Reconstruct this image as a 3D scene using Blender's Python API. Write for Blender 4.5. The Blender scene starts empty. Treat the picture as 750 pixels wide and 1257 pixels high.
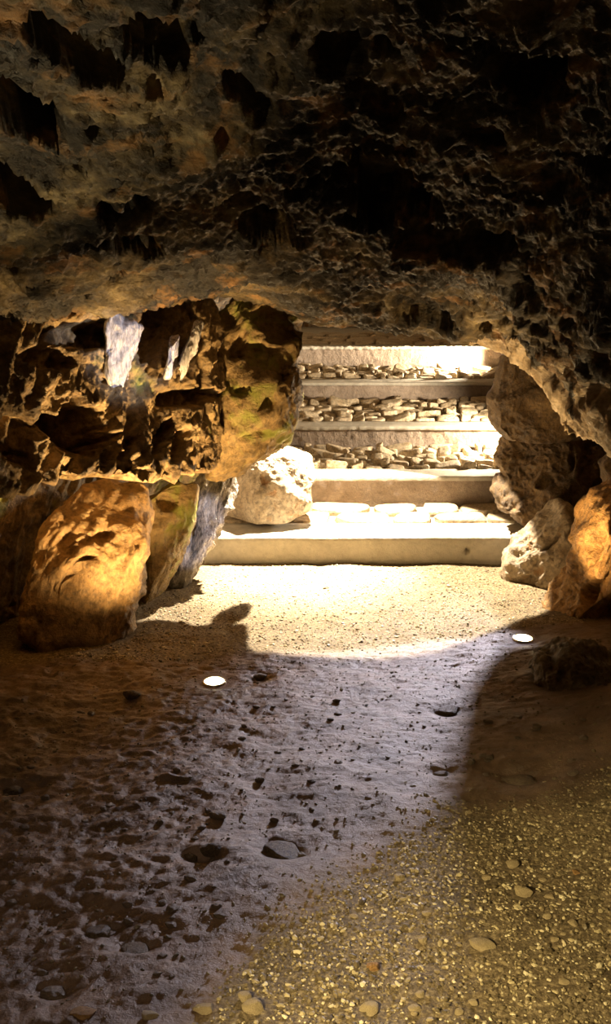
import bpy, bmesh, math
import numpy as np
from mathutils import Vector

SC = bpy.context.scene
COL = SC.collection
rng = np.random.default_rng(7)

# ------------------------------------------------------------------ camera
F = 1200.0
PITCH = math.atan((628.5 - 290) / F)
CAMZ = 1.6
cp, sp = math.cos(PITCH), math.sin(PITCH)

cam = bpy.data.cameras.new('camera')
cam.sensor_fit = 'VERTICAL'
cam.sensor_height = 36.0
cam.lens = F / 1257 * 36.0
cam.clip_start = 0.05
camo = bpy.data.objects.new('camera', cam)
COL.objects.link(camo)
camo.location = (0, 0, CAMZ)
camo.rotation_euler = (math.pi / 2 - PITCH, 0, 0)
SC.camera = camo


def at(px, py, Y):
    """world point seen at pixel (px, py) at distance Y along the passage"""
    u = (px - 375) / F
    v = (628.5 - py) / F
    dy = cp + v * sp
    dz = -sp + v * cp
    return np.array([u / dy * Y, Y, CAMZ + dz / dy * Y])


def proj(P):
    x, y, z = P[:, 0], P[:, 1], P[:, 2] - CAMZ
    d = y * cp - z * sp
    d = np.where(d < 0.05, 0.05, d)
    v = (y * sp + z * cp) / d
    return 375 + F * x / d, 628.5 - F * v


# ------------------------------------------------------------------ noise
PERM = rng.permutation(256).astype(np.int64)
GR = rng.normal(size=(256, 3))
GR /= np.linalg.norm(GR, axis=1)[:, None]


def _h(x, y, z):
    return PERM[(PERM[(PERM[x & 255] + y) & 255] + z) & 255]


def perlin(P):
    Pi = np.floor(P).astype(np.int64)
    f = P - Pi
    u = f * f * f * (f * (f * 6 - 15) + 10)
    out = 0
    for i in (0, 1):
        wx = u[:, 0] if i else 1 - u[:, 0]
        for j in (0, 1):
            wy = u[:, 1] if j else 1 - u[:, 1]
            for k in (0, 1):
                wz = u[:, 2] if k else 1 - u[:, 2]
                g = GR[_h(Pi[:, 0] + i, Pi[:, 1] + j, Pi[:, 2] + k)]
                d = (g[:, 0] * (f[:, 0] - i) + g[:, 1] * (f[:, 1] - j) + g[:, 2] * (f[:, 2] - k))
                out = out + wx * wy * wz * d
    return out * 1.6


def fbm(P, octv=4, lac=2.03, gain=0.5):
    a, s, o = 1.0, 0.0, 0
    Q = P.copy()
    for _ in range(octv):
        o = o + a * perlin(Q)
        s += a
        Q = Q * lac + 17.31
        a *= gain
    return o / s


def ridged(P, octv=4, lac=2.1, gain=0.5):
    a, s, o = 1.0, 0.0, 0
    Q = P.copy()
    for _ in range(octv):
        o = o + a * (1 - np.abs(perlin(Q)) * 1.6)
        s += a
        Q = Q * lac + 9.7
        a *= gain
    return o / s


def worley(P):
    """F1, F2 and a random value of the nearest cell"""
    Pi = np.floor(P).astype(np.int64)
    f1 = np.full(len(P), 9.0)
    f2 = np.full(len(P), 9.0)
    idv = np.zeros(len(P))
    for i in (-1, 0, 1):
        for j in (-1, 0, 1):
            for k in (-1, 0, 1):
                C = Pi + np.array([i, j, k])
                h = _h(C[:, 0], C[:, 1], C[:, 2])
                h2 = PERM[(h + 71) & 255]
                h3 = PERM[(h2 + 29) & 255]
                q = C + np.stack([h, h2, h3], 1) / 255.0
                d = np.linalg.norm(q - P, axis=1)
                m = d < f1
                f2 = np.where(m, f1, np.minimum(f2, d))
                idv = np.where(m, PERM[(h3 + 5) & 255] / 255.0, idv)
                f1 = np.where(m, d, f1)
    return f1, f2, idv


def sstep(a, b, x):
    t = np.clip((x - a) / (b - a), 0, 1)
    return t * t * (3 - 2 * t)


# ------------------------------------------------------------------ mesh helpers
def link(o, parent=None):
    COL.objects.link(o)
    if parent:
        o.parent = parent
    return o


def mesh_np(name, V, Fc, smooth=True):
    """V (n,3), Fc (m,k) with one k"""
    me = bpy.data.meshes.new(name)
    V = np.ascontiguousarray(V, dtype=np.float32)
    Fc = np.ascontiguousarray(Fc, dtype=np.int32)
    k = Fc.shape[1]
    me.vertices.add(len(V))
    me.vertices.foreach_set('co', V.ravel())
    me.loops.add(Fc.size)
    me.loops.foreach_set('vertex_index', Fc.ravel())
    me.polygons.add(len(Fc))
    me.polygons.foreach_set('loop_start', np.arange(0, Fc.size, k, dtype=np.int32))
    me.polygons.foreach_set('loop_total', np.full(len(Fc), k, dtype=np.int32))
    me.update(calc_edges=True)
    me.validate()
    me.polygons.foreach_set('use_smooth', np.full(len(me.polygons), smooth, dtype=bool))
    return me


def obj(name, V, Fc, mat, parent=None, loc=None, smooth=True):
    if loc is not None:
        V = V - np.asarray(loc)
    me = mesh_np(name, V, Fc, smooth)
    me.materials.append(mat)
    o = bpy.data.objects.new(name, me)
    if loc is not None:
        o.location = loc
    return link(o, parent)


def tag(o, label=None, cat=None, group=None, kind=None):
    if label: o['label'] = label
    if cat: o['category'] = cat
    if group: o['group'] = group
    if kind: o['kind'] = kind
    return o


def grid_faces(nu, nv):
    i = np.arange(nu * nv).reshape(nu, nv)
    return np.stack([i[:-1, :-1].ravel(), i[1:, :-1].ravel(), i[1:, 1:].ravel(), i[:-1, 1:].ravel()], 1)


def normals(V, Fc):
    if Fc.shape[1] == 4:
        n = np.cross(V[Fc[:, 2]] - V[Fc[:, 0]], V[Fc[:, 3]] - V[Fc[:, 1]])
    else:
        n = np.cross(V[Fc[:, 1]] - V[Fc[:, 0]], V[Fc[:, 2]] - V[Fc[:, 0]])
    N = np.zeros_like(V)
    for k in range(Fc.shape[1]):
        for a in range(3):
            N[:, a] += np.bincount(Fc[:, k], n[:, a], len(V))
    return N / (np.linalg.norm(N, axis=1)[:, None] + 1e-12)


_ico = {}


def ico(n):
    if n not in _ico:
        bm = bmesh.new()
        bmesh.ops.create_icosphere(bm, subdivisions=n, radius=1)
        V = np.array([v.co[:] for v in bm.verts])
        Fc = np.array([[v.index for v in f.verts] for f in bm.faces])
        bm.free()
        V /= np.linalg.norm(V, axis=1)[:, None]
        _ico[n] = (V, Fc)
    return _ico[n]


def rbf(P, z, smooth=1e-4):
    """2-D thin plate spline through control points"""
    P = np.asarray(P, float)
    z = np.asarray(z, float)
    n = len(P)
    r2 = ((P[:, None] - P[None]) ** 2).sum(-1)
    K = 0.5 * r2 * np.log(r2 + 1e-12) + smooth * np.eye(n)
    Q = np.c_[np.ones(n), P]
    A = np.block([[K, Q], [Q.T, np.zeros((3, 3))]])
    w = np.linalg.solve(A, np.r_[z, 0, 0, 0])

    def f(X):
        o = w[n] + X[:, 0] * w[n + 1] + X[:, 1] * w[n + 2]
        for i in range(n):
            d2 = ((X - P[i]) ** 2).sum(1)
            o = o + w[i] * 0.5 * d2 * np.log(d2 + 1e-12)
        return o
    return f


def spaced(*segs):
    """segs: (start, stop, step)..., joined"""
    out = []
    for a, b, s in segs:
        out.append(np.linspace(a, b, max(2, int(round((b - a) / s))), endpoint=False))
    return np.r_[np.concatenate(out), segs[-1][1]]


# ------------------------------------------------------------------ materials
def nodes(name):
    m = bpy.data.materials.new(name)
    m.use_nodes = True
    nt = m.node_tree
    b = nt.nodes['Principled BSDF']
    return m, nt, b


def ramp(nt, fac, stops):
    r = nt.nodes.new('ShaderNodeValToRGB')
    e = r.color_ramp.elements
    while len(e) < len(stops):
        e.new(0.5)
    for el, (p, c) in zip(e, stops):
        el.position = p
        el.color = (*c, 1)
    nt.links.new(fac, r.inputs[0])
    return r.outputs[0]


def mix(nt, fac, a, b, mode='MIX'):
    m = nt.nodes.new('ShaderNodeMix')
    m.data_type = 'RGBA'
    m.blend_type = mode
    for s, v in ((m.inputs[0], fac), (m.inputs[6], a), (m.inputs[7], b)):
        if isinstance(v, (int, float)):
            s.default_value = v
        elif isinstance(v, tuple):
            s.default_value = (*v, 1)
        else:
            nt.links.new(v, s)
    return m.outputs[2]


def noise_tex(nt, co, scale, detail=6, rough=0.6, dist=0.0):
    n = nt.nodes.new('ShaderNodeTexNoise')
    n.inputs['Scale'].default_value = scale
    n.inputs['Detail'].default_value = detail
    n.inputs['Roughness'].default_value = rough
    n.inputs['Distortion'].default_value = dist
    nt.links.new(co, n.inputs['Vector'])
    return n.outputs['Fac']


def coords(nt, scale=(1, 1, 1), rot=(0, 0, 0)):
    t = nt.nodes.new('ShaderNodeTexCoord')
    mp = nt.nodes.new('ShaderNodeMapping')
    mp.inputs['Scale'].default_value = scale
    mp.inputs['Rotation'].default_value = rot
    nt.links.new(t.outputs['Object'], mp.inputs[0])
    return mp.outputs[0]


def rock_mat(name, stops, scale=5, rough=(0.45, 0.8), bump=0.35, stretch=(1, 1, 1), rot=(0, 0, 0), stain=None, spec=0.5, fine=60, grain=0.75):
    m, nt, b = nodes(name)
    co = coords(nt, stretch, rot)
    n1 = noise_tex(nt, co, scale, 8, 0.62, 0.6)
    col = ramp(nt, n1, stops)
    n3 = noise_tex(nt, co, scale * 7, 5, 0.65)
    col = mix(nt, grain, col, ramp(nt, n3, [(0.32, (0.22, 0.2, 0.18)), (0.5, (0.85, 0.82, 0.78)), (0.68, (1.3, 1.25, 1.15))]), 'MULTIPLY')
    if stain:
        c, sc_, lo, hi = stain
        n4 = noise_tex(nt, co, sc_, 5, 0.6, 0.3)
        mr = nt.nodes.new('ShaderNodeMapRange')
        mr.inputs[1].default_value = lo
        mr.inputs[2].default_value = hi
        nt.links.new(n4, mr.inputs[0])
        col = mix(nt, mr.outputs[0], col, c)
    nt.links.new(col, b.inputs['Base Color'])
    rr = nt.nodes.new('ShaderNodeMapRange')
    rr.inputs[1].default_value = 0.3
    rr.inputs[2].default_value = 0.7
    rr.inputs[3].default_value = rough[0]
    rr.inputs[4].default_value = rough[1]
    nt.links.new(n3, rr.inputs[0])
    nt.links.new(rr.outputs[0], b.inputs['Roughness'])
    b.inputs['Specular IOR Level'].default_value = spec
    n5 = noise_tex(nt, co, fine, 6, 0.65)
    bp = nt.nodes.new('ShaderNodeBump')
    bp.inputs['Strength'].default_value = bump
    bp.inputs['Distance'].default_value = 0.03
    nt.links.new(n5, bp.inputs['Height'])
    n6 = noise_tex(nt, co, fine * 0.35, 6, 0.7, 0.4)
    bq = nt.nodes.new('ShaderNodeBump')
    bq.inputs['Strength'].default_value = min(1.0, bump * 1.6)
    bq.inputs['Distance'].default_value = 0.05
    nt.links.new(n6, bq.inputs['Height'])
    nt.links.new(bp.outputs[0], bq.inputs['Normal'])
    nt.links.new(bq.outputs[0], b.inputs['Normal'])
    return m


OCHRE = [(0.28, (0.05, 0.035, 0.02)), (0.45, (0.22, 0.145, 0.065)), (0.58, (0.40, 0.28, 0.13)), (0.75, (0.55, 0.42, 0.24))]
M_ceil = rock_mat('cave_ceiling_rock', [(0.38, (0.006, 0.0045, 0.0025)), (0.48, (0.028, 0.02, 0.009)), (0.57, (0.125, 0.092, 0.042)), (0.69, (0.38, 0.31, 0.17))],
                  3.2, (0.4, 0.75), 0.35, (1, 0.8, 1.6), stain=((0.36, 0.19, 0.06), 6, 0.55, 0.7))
M_wall = rock_mat('cave_wall_rock', OCHRE, 6, (0.4, 0.75), 0.35, (1, 1, 1), stain=((0.26, 0.27, 0.05), 2.3, 0.56, 0.66))
M_boulder = rock_mat('ochre_boulder_rock', [(0.25, (0.10, 0.06, 0.025)), (0.5, (0.38, 0.24, 0.10)), (0.75, (0.5, 0.36, 0.18))], 5, (0.5, 0.8), 0.3)
M_green = rock_mat('lichen_boulder_rock', [(0.25, (0.12, 0.08, 0.03)), (0.5, (0.38, 0.26, 0.11)), (0.75, (0.5, 0.38, 0.19))], 5, (0.5, 0.8), 0.3, stain=((0.33, 0.34, 0.06), 5, 0.5, 0.62))
M_rim = rock_mat('wet_rock_painted_glint', [(0.34, (0.05, 0.045, 0.04)), (0.44, (0.42, 0.38, 0.35)), (0.6, (0.75, 0.71, 0.67))], 14, (0.22, 0.5), 0.5, (1, 1, 0.4), spec=0.7)  # wet rock; whitish streaks put the cool light it catches into the colour
M_pale = rock_mat('pale_limestone', [(0.25, (0.22, 0.16, 0.10)), (0.45, (0.38, 0.31, 0.22)), (0.7, (0.5, 0.43, 0.33))], 6, (0.45, 0.75), 0.3, stain=((0.35, 0.2, 0.09), 8, 0.58, 0.68))
M_brown = rock_mat('dark_brown_rock', [(0.25, (0.04, 0.026, 0.012)), (0.5, (0.15, 0.095, 0.042)), (0.75, (0.28, 0.19, 0.09))], 7, (0.5, 0.8), 0.4)
M_orange = rock_mat('orange_rock', [(0.25, (0.12, 0.06, 0.02)), (0.5, (0.42, 0.24, 0.08)), (0.75, (0.55, 0.36, 0.15))], 6, (0.45, 0.75), 0.35)
M_dark = rock_mat('dark_wet_rock', [(0.3, (0.025, 0.019, 0.013)), (0.5, (0.13, 0.09, 0.05)), (0.7, (0.28, 0.2, 0.12))], 8, (0.3, 0.6), 0.4)
M_slab = rock_mat('pale_pitted_ceiling', [(0.3, (0.12, 0.08, 0.045)), (0.43, (0.40, 0.30, 0.18)), (0.65, (0.6, 0.5, 0.36))], 7, (0.45, 0.75), 0.4, grain=0.45)
M_conc = rock_mat('worn_concrete', [(0.3, (0.36, 0.33, 0.27)), (0.5, (0.46, 0.43, 0.36)), (0.7, (0.52, 0.49, 0.42))], 4, (0.6, 0.85), 0.2, fine=90, grain=0.2)
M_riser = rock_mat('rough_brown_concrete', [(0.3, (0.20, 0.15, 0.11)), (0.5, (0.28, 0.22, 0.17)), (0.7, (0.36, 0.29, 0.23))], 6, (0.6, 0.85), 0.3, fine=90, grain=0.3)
M_paver = rock_mat('paving_stone', [(0.3, (0.34, 0.26, 0.16)), (0.5, (0.5, 0.41, 0.28)), (0.7, (0.62, 0.54, 0.4))], 7, (0.5, 0.8), 0.3)
M_stone = rock_mat('muddy_stone', [(0.3, (0.05, 0.035, 0.022)), (0.5, (0.15, 0.11, 0.07)), (0.7, (0.28, 0.22, 0.15))], 14, (0.25, 0.55), 0.3)
M_tan = rock_mat('tan_stone', [(0.3, (0.3, 0.22, 0.11)), (0.5, (0.45, 0.36, 0.2)), (0.7, (0.58, 0.5, 0.3))], 14, (0.4, 0.7), 0.3)
M_glint = rock_mat('painted_white_glint', [(0.3, (0.3, 0.28, 0.28)), (0.5, (0.7, 0.68, 0.69)), (0.7, (0.85, 0.84, 0.86))], 12, (0.15, 0.4), 0.3, (1, 1, 0.25), spec=0.8)  # white colour stands in for cool light glinting on the wall


def simple(name, col, rough=0.5, metal=0.0, emit=None, es=0):
    m, nt, b = nodes(name)
    b.inputs['Base Color'].default_value = (*col, 1)
    b.inputs['Roughness'].default_value = rough
    b.inputs['Metallic'].default_value = metal
    if emit:
        b.inputs['Emission Color'].default_value = (*emit, 1)
        b.inputs['Emission Strength'].default_value = es
    return m


M_steel = simple('brushed_steel', (0.55, 0.5, 0.42), 0.3, 1.0)
M_housing = simple('black_housing', (0.02, 0.02, 0.02), 0.6)
M_lens = simple('lit_lens', (0.9, 0.85, 0.7), 0.3, 0, (1.0, 0.86, 0.5), 14.0)

# ------------------------------------------------------------------ floor
def floor_base(x, y):
    z = -0.071 * (np.minimum(y, 6.2) - 1.7)
    z = z + 0.10 * sstep(0.55, 1.3, x) * sstep(5.0, 3.6, y) * sstep(1.6, 2.6, y)
    z = z + 0.02 * sstep(0.35, 1.1, -x - 0.12 * (5.0 - y)) * sstep(5.3, 4.3, y) * sstep(2.6, 3.6, y)
    return z


def pix_floor(px, py):
    lo, hi = 0.6, 8.0
    for _ in range(40):
        mid = (lo + hi) / 2
        p = at(px, py, mid)
        if p[2] > floor_base(np.array([p[0]]), np.array([p[1]]))[0]:
            lo = mid
        else:
            hi = mid
    return at(px, py, lo)


def mud_mask(x, y):
    """1 on trodden wet mud, 0 on gravel"""
    P = np.stack([x, y, 0 * x], 1)
    w = 0.22 * fbm(P * 1.6, 4)
    far = sstep(0.06, -0.06, (y + w * 0.35) - (3.98 + 0.17 * x))
    # gravel creeps in from the front right
    yb = np.interp(x, [-0.6, -0.4, -0.21, -0.09, 0.3, 1.0, 2.0], [1.0, 1.4, 1.75, 2.15, 2.5, 2.8, 3.0])
    near = sstep(-0.18, 0.18, y - yb + w * 2.6)
    return far * near


gx = spaced((-2.4, -1.25, 0.03), (-1.25, 1.35, 0.0075), (1.35, 2.4, 0.03))
gy = spaced((-1.5, 1.5, 0.05), (1.5, 4.2, 0.0075), (4.2, 5.75, 0.012), (5.75, 6.4, 0.1))
X, Y = np.meshgrid(gx, gy, indexing='ij')
x, y = X.ravel(), Y.ravel()
P = np.stack([x, y, np.zeros_like(x)], 1)
MUD = mud_mask(x, y)
LUMP = sstep(0.0, -0.75, x - 0.1 * (y - 2.5)) * 0.62 + 0.2


def floor_relief(P, mud, lump):
    a = 0.030 * fbm(P * 2.2, 3)
    b = (ridged(P * np.array([3.0, 5.5, 1]) + 0.35 * fbm(P * 5, 4)[:, None], 6, 2.3, 0.6) - 0.62) * 0.034
    c = fbm(P * np.array([17.0, 26.0, 1]), 6, 2.1, 0.68) * 0.016
    f1, f2, idv = worley(P * np.array([11.0, 16.0, 1]))
    st = np.where(idv > 0.8, np.clip(0.42 - f1, 0, 1) * 0.035, 0)
    g = fbm(P * 75, 2) * 0.0045
    return a + mud * lump * (b + c + st) + (1 - mud * lump) * (c * 0.3 + b * 0.25) + g * (1.2 - mud)


fz = floor_base(x, y) + floor_relief(P, MUD, LUMP)
# hollows and dips worn in the ground (pixel, radii, depth)
V = np.stack([x, y, fz], 1)
qx, qy = proj(V)
for (cx, cy, rx, ry, dep) in [(350, 1040, 34, 11, .035), (245, 1048, 26, 8, .03), (640, 948, 34, 12, .04), (548, 873, 22, 6, .02), (15, 966, 20, 7, .03),
                              (318, 829, 16, 6, .03), (120, 1140, 22, 5, .02), (65, 1216, 25, 9, .02), (545, 945, 26, 6, .02), (165, 1160, 30, 7, .018)]:
    r = ((qx - cx) / rx) ** 2 + ((qy - cy) / ry) ** 2
    V[:, 2] -= dep * np.exp(-r * 1.2) * (y < 5)
# small flush seats for the two lamps
LAMPS = [pix_floor(263, 836), pix_floor(642, 783)]
for L in LAMPS:
    r = np.hypot(x - L[0], y - L[1])
    k = sstep(0.12, 0.055, r)
    V[:, 2] = V[:, 2] * (1 - k) + k * (L[2] - 0.004)


FLOORV = V


def floor_at(xx, yy):
    i = np.clip(np.searchsorted(gx, xx) - 1, 0, len(gx) - 2)
    j = np.clip(np.searchsorted(gy, yy) - 1, 0, len(gy) - 2)
    Z = FLOORV[:, 2].reshape(len(gx), len(gy))
    tx = (xx - gx[i]) / (gx[i + 1] - gx[i])
    ty = (yy - gy[j]) / (gy[j + 1] - gy[j])
    return (Z[i, j] * (1 - tx) * (1 - ty) + Z[i + 1, j] * tx * (1 - ty) + Z[i, j + 1] * (1 - tx) * ty + Z[i + 1, j + 1] * tx * ty)


FLOORV = V


def floor_mat():
    m, nt, b = nodes('cave_floor_mud_and_gravel')
    co = coords(nt)
    at_ = nt.nodes.new('ShaderNodeAttribute')
    at_.attribute_name = 'mud'
    fac = at_.outputs['Fac']
    n1 = noise_tex(nt, co, 5, 8, 0.65, 0.4)
    mudc = ramp(nt, n1, [(0.3, (0.07, 0.042, 0.024)), (0.5, (0.15, 0.095, 0.058)), (0.7, (0.25, 0.165, 0.105))])
    n2 = noise_tex(nt, co, 90, 4, 0.7)
    n6 = noise_tex(nt, co, 3, 4, 0.6)
    grav = ramp(nt, n2, [(0.3, (0.05, 0.035, 0.018)), (0.5, (0.17, 0.125, 0.065)), (0.72, (0.46, 0.37, 0.21))])
    grav = mix(nt, 0.5, grav, ramp(nt, n6, [(0.35, (0.5, 0.5, 0.5)), (0.65, (1.2, 1.2, 1.2))]), 'MULTIPLY')
    col = mix(nt, fac, grav, mudc)
    nt.links.new(col, b.inputs['Base Color'])
    rm = nt.nodes.new('ShaderNodeMapRange')
    rm.inputs[3].default_value = 0.75
    rm.inputs[4].default_value = 0.42
    nt.links.new(fac, rm.inputs[0])
    n7 = noise_tex(nt, co, 8, 4, 0.6)
    ad = nt.nodes.new('ShaderNodeMath')
    ad.operation = 'MULTIPLY_ADD'
    ad.inputs[1].default_value = 0.3
    nt.links.new(n7, ad.inputs[0])
    sb = nt.nodes.new('ShaderNodeMath')
    sb.operation = 'SUBTRACT'
    sb.inputs[1].default_value = 0.15
    nt.links.new(rm.outputs[0], sb.inputs[0])
    nt.links.new(sb.outputs[0], ad.inputs[2])
    nt.links.new(ad.outputs[0], b.inputs['Roughness'])
    n5 = noise_tex(nt, co, 110, 5, 0.7)
    bp = nt.nodes.new('ShaderNodeBump')
    bp.inputs['Strength'].default_value = 0.5
    bp.inputs['Distance'].default_value = 0.012
    nt.links.new(n5, bp.inputs['Height'])
    nt.links.new(bp.outputs[0], b.inputs['Normal'])
    return m


floor = obj('floor', V, grid_faces(len(gx), len(gy)), floor_mat())
a_ = floor.data.attributes.new('mud', 'FLOAT', 'POINT')
a_.data.foreach_set('value', MUD.astype(np.float32))
tag(floor, 'uneven cave floor of wet brown mud and golden gravel', 'floor', kind='structure')

# ------------------------------------------------------------------ ceiling
LIPX = [-2.4, -1.2, -0.6, -0.3, 0.0, 0.35, 0.65, 0.85, 1.0, 1.1, 1.25, 1.6, 2.4]
LIPY = [3.5, 4.0, 4.35, 4.5, 4.55, 4.55, 4.5, 4.4, 4.05, 3.6, 3.2, 2.95, 2.8]


def lip_y(x):
    return np.interp(x, LIPX, LIPY)


ctl = []
for (a, b, yy) in [(0, 0, 1.95), (190, 0, 2.1), (375, 0, 2.2), (560, 0, 2.15), (750, 0, 2.0),
                   (0, 130, 2.4), (190, 130, 2.6), (375, 130, 2.75), (560, 130, 2.7), (750, 130, 2.4),
                   (0, 260, 2.95), (190, 260, 3.2), (375, 260, 3.35), (560, 260, 3.3), (750, 260, 2.8),
                   (0, 350, 3.35), (120, 350, 3.6), (250, 340, 3.9), (375, 330, 3.9), (560, 350, 3.85), (750, 380, 3.1),
                   (0, 390, 3.6), (130, 384, 3.95), (220, 368, 4.3), (300, 362, 4.45), (380, 392, 4.5), (450, 402, 4.52), (504, 410, 4.53), (548, 413, 4.5), (590, 430, 4.48),
                   (624, 443, 4.4), (640, 453, 4.25), (668, 478, 4.05), (690, 516, 3.85), (717, 533, 3.7), (750, 549, 3.5), (700, 440, 3.6), (750, 480, 3.35), (650, 400, 4.0)]:
    ctl.append(at(a, b, yy))
for c in [(-1.6, 1, 2.0), (0, 1.0, 2.35), (1.6, 1, 2.0), (0, -1.4, 2.5), (-2.2, -1.4, 2.2), (2.2, -1.4, 2.2), (-2.2, 3, 1.25), (2.0, 2.6, .9), (2.0, 3.6, .7), (-2.2, 4.4, 1.15)]:
    ctl.append(np.array(c))
ctl = np.array(ctl)
ceil_f = rbf(ctl[:, :2], ctl[:, 2], 2e-3)

cx_ = spaced((-2.4, -1.35, 0.03), (-1.35, 1.45, 0.0085), (1.45, 2.4, 0.03))
cy_ = spaced((-1.5, 1.7, 0.06), (1.7, 4.7, 0.0085), (4.7, 5.1, 0.03), (5.1, 13.0, 0.15))
X, Y = np.meshgrid(cx_, cy_, indexing='ij')
x, y = X.ravel(), Y.ravel()
ly = lip_y(x)
z = ceil_f(np.stack([x, np.minimum(y, ly + 0.1)], 1))
back = sstep(0.02, 0.36, y - ly)
z = z * (1 - back) + back * 3.15
V = np.stack([x, y, z], 1)
FC = grid_faces(len(cx_), len(cy_))
Nn = normals(V, FC)
Nn = np.where(Nn[:, 2:3] > 0, -Nn, Nn)      # towards the room
qx, qy = proj(V)
W = V + 0.10 * np.stack([fbm(V * 3 + 5, 3), fbm(V * 3 + 31, 3), fbm(V * 3 + 77, 3)], 1)
S = np.array([1.0, 0.9, 1.7])
d = 0.080 * fbm(W * 2.1 * S, 3) + 0.065 * (ridged(W * 3.6 * S + 3, 5, 2.2, 0.55) - 0.6) + 0.036 * np.abs(fbm(W * 9 * S, 5, 2.2, 0.6)) + 0.022 * fbm(W * 24 * S, 4, 2.1, 0.6) + 0.008 * fbm(W * 70, 3)
d += 0.035 * np.abs(fbm(W * np.array([5.0, 9.0, 22.0]), 4))
f1, f2, idv = worley(W * np.array([8.0, 8.0, 12.0]))
d -= np.where(idv > 0.72, 0.05, 0) * sstep(0.40, 0.25, f1 + 0.12 * fbm(W * 20, 3))
f1, f2, idv = worley(W * 24 * np.array([1, 1, 1.5]) + 11)
d -= np.where(idv > 0.7, 0.016, 0) * sstep(0.42, 0.25, f1)
damp = 0.35 + 0.65 * sstep(0.0, 0.45, ly - y)     # calmer at the lip so the arch keeps its outline
d *= damp
d += (1 - damp) * (0.5 * 0.036 * np.abs(fbm(W * 9 * S, 5, 2.2, 0.6)) + 0.022 * fbm(W * 24 * S, 4, 2.1, 0.6) + 0.008 * fbm(W * 70, 3))
d += 0.010 * (ridged(W * 38 * S, 3) - 0.6)
# deep black solution hollows
wob = 0.75 * fbm(V * 8, 5, 2.1, 0.6)
for (a, b, rx, ry, rot, dep) in [(38, 135, 58, 26, 38, .22), (25, 235, 66, 20, 24, .2), (108, 62, 74, 24, 32, .2), (200, 40, 46, 50, 70, .22), (100, 205, 8, 5, 0, .08),
                                 (330, 288, 46, 30, 20, .24), (138, 255, 30, 13, 10, .13), (180, 250, 20, 12, 0, .1), (100, 362, 13, 6, 0, .09), (300, 110, 40, 16, 35, .1),
                                 (460, 120, 46, 20, 35, .14), (480, 235, 70, 44, 30, .2), (560, 300, 90, 26, 10, .16), (420, 60, 40, 24, 20, .12), (640, 90, 60, 45, 40, .16),
                                 (520, 385, 44, 15, 12, .1), (595, 400, 9, 8, 0, .05), (692, 396, 9, 8, 0, .06), (715, 492, 8, 5, 0, .06), (735, 485, 22, 9, 35, .05), (745, 405, 6, 10, 0, .05),
                                 (165, 300, 40, 18, 15, .12), (60, 30, 45, 14, 20, .1)]:
    r_ = math.radians(rot)
    dx, dy = qx - a, qy - b
    e = np.sqrt(((dx * math.cos(r_) + dy * math.sin(r_)) / rx) ** 2 + ((-dx * math.sin(r_) + dy * math.cos(r_)) / ry) ** 2) + wob
    d -= dep * sstep(1.0, 0.72, e) * (y < 4.6) * (y > 1.5)
# the dark nodule hanging in the lip
e = ((qx - 566) / 20) ** 2 + ((qy - 404) / 13) ** 2
d += 0.05 * np.exp(-e) * (y < 4.7) * (y > 3)
V = V + Nn * d[:, None]
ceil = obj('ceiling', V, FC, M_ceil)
ceil.data.materials.append(M_slab)
fc = V[FC].mean(1)
qx, qy = proj(fc)
sl = (fc[:, 0] + 0.25 * fbm(fc * 5, 3) > 0.82 + 0.35 * (lip_y(fc[:, 0]) - fc[:, 1])) & (fc[:, 1] > 2.4)
ceil.data.polygons.foreach_set('material_index', sl.astype(np.int32))
tag(ceil, 'dark ochre cave ceiling pitted with black hollows, dropping to a low arch', 'ceiling', kind='structure')

# ------------------------------------------------------------------ left wall (frame t along, n towards passage, z up)
WD = np.array([0.49, 0.87]) / math.hypot(0.49, 0.87)
WN = np.array([WD[1], -WD[0]])
WO = np.array([-1.05, 3.4])


def to_tn(p):
    q = np.asarray(p)[:2] - WO
    return q @ WD, q @ WN


def tn_rbf(pts, extra, smooth=1e-3):
    ctl, val = [], []
    for (a, b, yy) in pts:
        p = at(a, b, yy)
        t, nn = to_tn(p)
        ctl.append((t, p[2]))
        val.append(nn)
    for (t, zz, nn) in extra:
        ctl.append((t, zz))
        val.append(nn)
    return rbf(ctl, val, smooth)


wf_up = tn_rbf([(0, 395, 3.45), (0, 440, 3.4), (0, 500, 3.38), (0, 570, 3.4), (70, 395, 3.75), (60, 470, 3.62), (60, 560, 3.66), (130, 395, 4.0), (140, 450, 3.95), (150, 520, 3.92), (130, 570, 3.78),
                (200, 380, 4.35), (200, 430, 4.22), (200, 500, 4.15), (190, 560, 4.02), (190, 582, 3.98), (262, 400, 4.5), (262, 460, 4.45), (262, 520, 4.42), (262, 572, 4.36), (80, 582, 3.7), (30, 595, 3.52)],
               [(-1.5, .2, .0), (-1.5, 1.4, .0), (-3, .2, -.2), (-3, 1.5, -.2), (-5.5, .5, -.4), (1.75, .8, -.35), (1.75, 1.2, -.35), (2.6, .7, -.35), (2.6, 1.2, -.35), (1.0, 1.9, -.1), (-1, 2.2, .1)])
wf_lo = tn_rbf([(0, 640, 4.25), (0, 800, 4.3), (110, 630, 4.85), (110, 790, 4.8), (240, 620, 5.5), (240, 700, 5.5), (180, 650, 5.2)],
               [(-1.0, .2, -.2), (-3, .2, -.2), (-5.5, .2, -.4), (2.6, .2, -.4), (2.6, .8, -.4)], 1e-2)
shelf = np.array([(to_tn(at(a, b, yy))[0], at(a, b, yy)[2]) for a, b, yy in [(-60, 612, 3.35), (0, 602, 3.4), (60, 590, 3.66), (100, 582, 3.74), (190, 586, 3.98), (262, 576, 4.36), (300, 545, 4.9)]])
tt = spaced((-5.6, -0.6, 0.05), (-0.6, 1.75, 0.0075), (1.75, 2.05, 0.03))
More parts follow.
